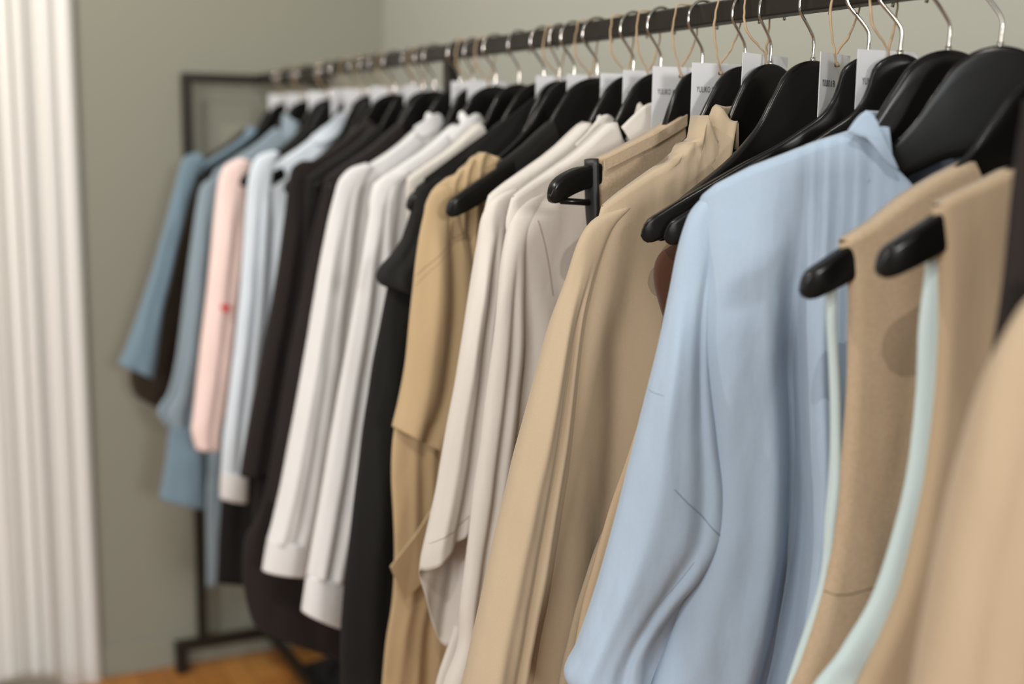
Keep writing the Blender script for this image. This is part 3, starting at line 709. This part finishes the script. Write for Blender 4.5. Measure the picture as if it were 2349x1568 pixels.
drape('cuff', g, M['white'], f.poly([(611, 1232), (605, 1268), (599, 1304)]), f.poly([(714, 1245), (710, 1280), (706, 1316)]), th=(.0215, .0225, .022), nu=24, nv=14, yoff=-.008, wr=.0004, seed=96)
right_sleeve(g, M['white'], th=(.008, .013, .013))
collar(g, M['white'], rx=.074, ry=.026, x0=.014, ztop=1.483, fall=.042, gap=.8, splay=.016, stand=.028)
wing(g, f, M['white'], [(950, 291), (975, 274), (1002, 260), (1014, 266), (1019, 285), (1000, 297), (965, 314)], -.024, .006)

# brown-black shirts
f = Frame(2.101, D(2))
g = garment('dress', f, 'long brown-black dress, its rounded hem low behind the white cuffs', 'dress', None)
body(g, M['dark'], L=f.poly([(770, 400), (745, 445), (715, 540), (690, 680), (662, 820), (635, 970), (612, 1100), (590, 1180), (562, 1230), (556, 1300), (565, 1380), (590, 1440), (640, 1462)]), R=[(.22, 1.38), (.24, 1.2), (.25, .9), (.25, .5), (.2, .29)], th=(.0125, .018, .022), rnd=(8, .007, .05), seed=101)
L = f.poly([(800, 385), (770, 402), (745, 445), (725, 530), (702, 640), (680, 760), (655, 900), (632, 1030), (612, 1150)])
R = [(u+.05, z) for u, z in L]
drape('sleeve', g, M['dark'], L, R, th=(.008, .018, .018), yoff=-.006, seed=102, vt=0, rnd=(3, .006, .12), nu=24)
f = Frame(2.298, D(1))
g = garment('shirt', f, 'farther brown-black shirt with long sleeve, bare hanger tip over the striped shirt', 'shirt', None)
body(g, M['dark'], L=f.poly([(665, 384), (668, 430), (660, 520), (645, 640), (625, 780), (600, 950), (585, 1100), (575, 1250)]), R=[(.22, 1.38), (.24, 1.2), (.25, .9), (.25, .6)], th=(.0125, .018, .022), rnd=(8, .007, .05), seed=103)
L = f.poly([(690, 368), (668, 384), (658, 430), (650, 500), (636, 600), (620, 700), (600, 800), (582, 900), (563, 1000), (549, 1090)])
R = [(u+.062, z-.0) for u, z in L]
drape('sleeve', g, M['dark'], L, R, th=(.008, .020, .022), yoff=-.006, seed=104, vt=0, rnd=(3, .006, .12), nu=24)
collar(g, M['dark'], rx=.062, ry=.026, ztop=1.478, fall=.045, gap=.62)
f = Frame(2.206, D(4))
g = garment('jacket', f, 'black padded-shoulder jacket hidden between the two brown-black garments', 'jacket')
body(g, M['black'], half=.215, zbot=.7, th=(.0125, .015, .018), seed=105)

# pale blue / white shirt
f = Frame(2.500, 0)
g = garment('shirt', f, 'very pale blue and white shirt with white cuff, right of the pink sweater', 'shirt')
body(g, M['stripe'], L=f.poly([(612, 352), (600, 400), (598, 520), (590, 700), (570, 850), (560, 950)]), R=[(.22, 1.38), (.24, 1.2), (.25, .9), (.25, .8)], th=(.0125, .02, .022), folds=((.03, .06, .02, .025, 0), (.12, .12, -.012, .04, .1)), rnd=(6, .007, .05), seed=111)
L = f.poly([(625, 345), (590, 358), (572, 390), (563, 460), (557, 560), (548, 680), (537, 790), (524, 900), (512, 1000), (506, 1090)])
R = f.poly([(640, 352), (625, 380), (618, 460), (612, 560), (606, 680), (596, 790), (584, 900), (574, 1000), (568, 1090)])
drape('sleeve', g, M['stripe'], L, R, th=(.008, .018, .020), yoff=-.006, seed=112, vt=0, folds=((.6, .55, .012, .1, .05),), nu=28)
drape('cuff', g, M['white'], f.poly([(506, 1080), (504, 1110), (503, 1140)]), f.poly([(567, 1085), (566, 1115), (565, 1150)]), th=(.020, .021, .020), nu=20, nv=10, yoff=-.006, wr=.0003, seed=113)
collar(g, M['stripe'], rx=.075, ry=.028, x0=.032, ztop=1.486, fall=.045, gap=.5, splay=.014, stand=.025)
wing(g, f, M['stripe'], [(716, 312), (750, 285), (780, 259), (793, 258), (797, 272), (788, 296), (755, 320), (725, 330)], -.024)
# black trousers low behind the cuff
f = Frame(2.615, D(-2))
g = garment('trousers', f, 'black trousers hanging low under the white cuff, beside the blue sash', 'trousers')
drape('trouser_leg', g, M['black'], f.poly([(575, 560), (560, 850), (540, 1020), (512, 1120), (502, 1220), (497, 1335)]), f.poly([(640, 560), (620, 850), (600, 1020), (592, 1120), (590, 1220), (585, 1342)]), th=(.012, .014, .014), nu=20, nv=40, seed=115, rnd=(2, .004, .1))
drape('trouser_leg', g, M['black'], [(-.20, 1.405), (-.2, 1.2), (-.2, .95)], [(-.05, 1.455), (-.05, 1.2), (-.08, .95)], th=(.013, .014, .014), nu=24, nv=40, seed=116, topF=SH, topB=SH)

# pink sweater
f = Frame(2.692, 0)
g = garment('sweater', f, 'pale pink knit sweater with a small red heart, left of the pale blue shirt', 'sweater')
pk = [(u, z-.022) for u, z in SH if abs(u) > .09]
pk = [p for p in pk if p[0] < 0]+[(-.085, 1.38), (.085, 1.38)]+[p for p in pk if p[0] > 0]
body(g, M['pink'], tops=(pk, pk), L=f.poly([(540, 372), (535, 420), (525, 560), (515, 700), (505, 850), (498, 960)]), R=[(.22, 1.35), (.23, 1.2), (.23, .95), (.23, .84)], th=(.0125, .02, .022), rnd=(5, .006, .06), seed=121)
L = f.poly([(548, 362), (515, 380), (501, 410), (492, 480), (482, 580), (472, 680), (460, 780), (449, 880), (441, 960), (438, 985), (448, 1028)])
R = f.poly([(575, 370), (570, 400), (563, 480), (555, 580), (545, 680), (534, 780), (522, 880), (511, 960), (506, 990), (501, 1032)])
drape('sleeve', g, M['pink'], L, R, th=(.008, .020, .022, .018), yoff=-.006, seed=122, vt=0, folds=((.7, .65, .008, .12, .1),), nu=28)
hp = []
c0 = f.uz(517, 706, -.04)
for i in range(20):
    a = 2*PI*i/20; hp.append((c0[0]+.0105*math.sin(a)**3*1.0, c0[1]+.0105*(13*math.cos(a)-5*math.cos(2*a)-2*math.cos(3*a)-math.cos(4*a))/16))
strip('heart_patch', g, M['red'], hp, -.040, t=.003)

# slate blue shirt
f = Frame(2.860, D(-2))
g = garment('shirt', f, 'slate blue shirt with a puffed sleeve and long hanging sash, left of the pink sweater', 'shirt')
body(g, M['steel2'], L=f.poly([(470, 418), (462, 480), (455, 600), (450, 800), (445, 950), (440, 1080), (438, 1150)]), R=[(.22, 1.38), (.23, 1.2), (.24, .9), (.24, .72)], th=(.0125, .02, .022), folds=((.03, .05, .015, .03, .05), (.12, .14, -.01, .05, .1)), rnd=(6, .007, .05), seed=131)
L = f.poly([(490, 405), (462, 424), (450, 470), (440, 540), (428, 630), (416, 730), (402, 830), (384, 900), (360, 940), (380, 975)])
R = f.poly([(510, 412), (498, 450), (490, 520), (482, 620), (474, 720), (465, 820), (456, 900), (448, 950), (440, 988)])
drape('sleeve', g, M['steel2'], L, R, th=(.008, .024, .028, .012), yoff=-.008, seed=132, vt=0, folds=((.15, .2, .01, .1, .3), (.75, .8, .016, .08, .05)), nu=28)
drape('cuff', g, M['steel'], f.poly([(388, 975), (378, 1060), (364, 1140)]), f.poly([(465, 985), (468, 1070), (470, 1165)]), th=(.012, .02, .022), nu=20, nv=24, yoff=-.008, seed=133)
drape('sash', g, M['steel2'], f.poly([(490, 1000), (470, 1080), (468, 1200), (468, 1335)]), f.poly([(515, 1000), (508, 1080), (505, 1200), (490, 1335)]), th=(.006, .006, .005), nu=12, nv=30, yoff=-.035, seed=134)
collar(g, M['steel2'], rx=.070, ry=.03, x0=.018, ztop=1.494, fall=.05, gap=.7)

# steel blue blouse, farthest
f = Frame(3.060, D(2))
g = garment('blouse', f, 'steel blue short wide-sleeved blouse hanging farthest along the rail', 'blouse')
body(g, M['steel'], cover=False, L=f.poly([(452, 360), (470, 400), (462, 600), (455, 800), (450, 900)]), R=[(.22, 1.38), (.23, 1.2), (.24, .9)], th=(.0125, .02, .022), rnd=(6, .007, .05), seed=141)
L = f.poly([(455, 350), (425, 358), (412, 385), (395, 450), (370, 540), (345, 630), (315, 720), (290, 790), (270, 832)])
R = f.poly([(470, 368), (452, 400), (432, 460), (408, 550), (388, 640), (370, 720), (360, 800), (350, 866)])
drape('sleeve', g, M['steel'], L, R, th=(.008, .022, .030, .036), yoff=-.006, seed=142, vt=0, folds=((.5, .5, .006, .2, .2),), nu=28)
collar(g, M['steel'], rx=.085, ry=.03, ztop=1.466, fall=.03, gap=.8)
f = Frame(3.135, 0)
g = garment('dress', f, 'dark umber garment whose curved hem shows under the farthest blue sleeve', 'dress')
drape('body', g, M['umber'], f.poly([(420, 380), (380, 600), (330, 760), (298, 860), (310, 905), (362, 938)]), [(.2, 1.38), (.2, 1.2), (.2, 1.0), (.2, .85), (.1, .8)], th=(.0125, .018, .018), topF=SH, topB=SH, seed=145)  # upper part also stands in, as dark cloth, for shade between the blue sleeves

# ------------------------------------------------------------------ swing tags on twine
def make_tag():
    t = empty('swing_tag', (0, 0, 0))
    w2, h2, th = .0385, .1, .0006
    V, F = box_data(-w2, w2, -th/2, th/2, -h2, 0)
    link('card', V, F, M['paper'], t, smooth=False)
    n = 16; V = []
    for rr, yy in ((.0028, -.0008), (.0014, -.0008)):
        for k in range(n): V.append((rr*math.cos(2*PI*k/n), yy, -.011+rr*math.sin(2*PI*k/n)))
    V2, F2 = tube_data([(0, -.0006, -.011), (0, .0006, -.011)], .0021, 12)
    link('hole', V2, F2, M['ink'], t)
    return t
cu = bpy.data.curves.new('lettering', 'FONT'); cu.body = 'YULIKO & FR'; cu.size = .0096; cu.extrude = .0001; cu.space_character = 1.12
to = bpy.data.objects.new('tmp_text', cu); COL.objects.link(to)
bpy.context.view_layer.update()
text_me = bpy.data.meshes.new_from_object(to.evaluated_get(bpy.context.evaluated_depsgraph_get()))
bpy.data.objects.remove(to); text_me.materials.clear(); text_me.materials.append(M['ink'])
for v in text_me.vertices:
    x, y, z = v.co; v.co = (x*.52, -z, y)
tag_proto = make_tag()
lt = bpy.data.objects.new('lettering', text_me); COL.objects.link(lt); lt.parent = tag_proto; lt.location = (-.0315, -.0005, -.0335)
TAGS = [  # y, x, ztop, turn, tilt, label
 (.968, .005, 1.529, 0, .0, 'white swing tag at the right, in front of the second angular hanger crown'),
 (1.032, -.006, 1.529, 27, .0, 'grey-lit swing tag turned aside, showing the most lettering'),
 (1.168, .010, 1.536, 12, .03, 'tilted white swing tag behind a round black hanger crown'),
 (1.232, -.007, 1.529, 0, .0, 'white swing tag showing two letters beside the angular black hanger'),
 (1.318, -.004, 1.529, -3, .0, 'white swing tag with blurred lettering above the nearer cream collar'),
 (1.397, 0, 1.528, 2, .0, 'white swing tag with no lettering, first left of the cream collar peak'),
 (1.460, .006, 1.527, -4, .0, 'narrow white swing tag above the farther cream collar'),
 (1.560, .008, 1.530, 3, .0, 'faint white swing tag behind the broad hanger crown above the camel dress'),
 (1.655, .010, 1.532, 0, .0, 'white swing tag right of the black lapel peak'),
 (1.890, .006, 1.534, 4, .0, 'blurred white swing tag right of the middle post, the farther one'),
 (1.965, .012, 1.535, -3, .0, 'blurred white swing tag touching the middle post on its right'),
 (2.180, .01, 1.536, 6, .0, 'blurred white swing tag first left of the middle post'),
 (2.345, .008, 1.539, 0, .0, 'bright blurred white swing tag second left of the middle post'),
 (2.480, 0, 1.539, 0, .0, 'blurred white swing tag above the pale blue and white collar'),
 (2.570, 0, 1.541, 5, .0, 'blurred swing tag just left of the pale blue and white collar'),
 (2.720, 0, 1.541, -5, .0, 'blurred swing tag above the pink sweater'),
 (2.900, 0, 1.542, 4, .0, 'blurred swing tag above the slate blue shirt'),
 (3.045, 0, 1.544, 0, .0, 'farthest blurred swing tag near the end frame'),
]
for i, (y, x, zt, tu, ti, lab) in enumerate(TAGS):
    o = tag_proto if i == 0 else copy_tree(tag_proto)
    o.location = (x, y, zt); o.rotation_euler = (0, ti, D(tu))
    tag(o, lab, 'price tag', 'white tags on twine along the rail')
    rr = random.Random(i)
    zh = zt-.011
    sy = rr.uniform(-.008, .008)
    P = [(x, y-.0022, zh-.001), (x-.004, y-.003, zh+.012), (-.012-.004, y+sy*.3-.001, zh+.035), (-.0185, y+sy*.6, RZ-.025), (-.0165, y+sy, RZ-.008), (-.0135, y+sy, RZ+.0022), (0, y+sy, RZ+.003), (.0135, y+sy, RZ+.0022),
         (.0165, y+sy, RZ-.008), (.017, y+sy*.7, RZ-.03), (.012+x*.3, y+sy*.3+.002, zh+.03), (x+.003, y+.0035, zh+.010), (x, y+.0024, zh), (x, y, zh-.0015)]
    P = catmull(P, 70)
    P = [(a+.0011*noise.noise(Vector((i*5, k*.35, 0))), b+.0016*noise.noise(Vector((k*.3, i*3, 5))), c) for k, (a, b, c) in enumerate(P)]
    tw = tube('twine_loop', P, lambda t: .00125+.0002*math.sin(t*420), M['twine'], None, 6, closed=True)
    tag(tw, ('jute twine of the '+lab.replace('swing tag', 'tag').split(',')[0]), 'twine', 'twine loops over the rail')
    V, F = tube_data([(x-.0012, y-.0035, zh+.0015), (x, y-.004, zh), (x+.0012, y-.0033, zh-.0015)], .0019, 8)
    link('knot', V, F, M['twine'], tw)

# ------------------------------------------------------------------ things on the floor
bg = empty('shoulder_bag', (.10, 2.93, 0), label='soft black bag slumped on the parquet beneath the rack', cat='bag')
def blob(name, c, r, mat, par, seed=0, flat=1.0, nz=.25):
    V = []; F = []; n, mm = 28, 18
    for j in range(mm+1):
        ph = PI*j/mm
        for k in range(n):
            th = 2*PI*k/n; d = Vector((math.sin(ph)*math.cos(th), math.sin(ph)*math.sin(th), math.cos(ph)))
            q = 1+nz*noise.noise(d*1.7+Vector((seed, 0, 0)))
            p = Vector((d.x*r[0], d.y*r[1], d.z*r[2]))*q
            V.append((c[0]+p.x, c[1]+p.y, max(0.002, c[2]+p.z)))
    for j in range(mm):
        for k in range(n): F.append((j*n+k, (j+1)*n+k, (j+1)*n+(k+1) % n, j*n+(k+1) % n))
    return link(name, V, F, mat, par)
blob('bag_body', (0, 0, .045), (.10, .14, .055), M['black'], bg, 3)
tube('strap', catmull([(-.06, -.06, .06), (-.05, -.02, .11), (0, .02, .125), (.05, .05, .10), (.07, .07, .05)], 24), .006, M['black'], bg, 8)
hb = empty('woven_basket', (-.672, 3.13, 0), label='low grey basket with curved rim, before the white door casing', cat='basket')
V = []; F = []; n = 40; rows = 8
for j in range(rows+1):
    t = j/rows; r = .075+.03*math.sin(t*1.6)
    for k in range(n):
        a = 2*PI*k/n; V.append((r*math.cos(a), r*.8*math.sin(a), .002+.082*t))
for j in range(rows):
    for k in range(n): F.append((j*n+k, j*n+(k+1) % n, (j+1)*n+(k+1) % n, (j+1)*n+k))
F.append(tuple(reversed(range(n))))
M['wicker'] = cloth('grey wicker', (.26, .22, .17, 1), weave=160, wv=.6)
link('basket_wall', V, F, M['wicker'], hb, solid=.004)
tube('rim', [(.105*math.cos(2*PI*k/n), .084*math.sin(2*PI*k/n), .086) for k in range(n)], .007, M['wicker'], hb, 8, closed=True)
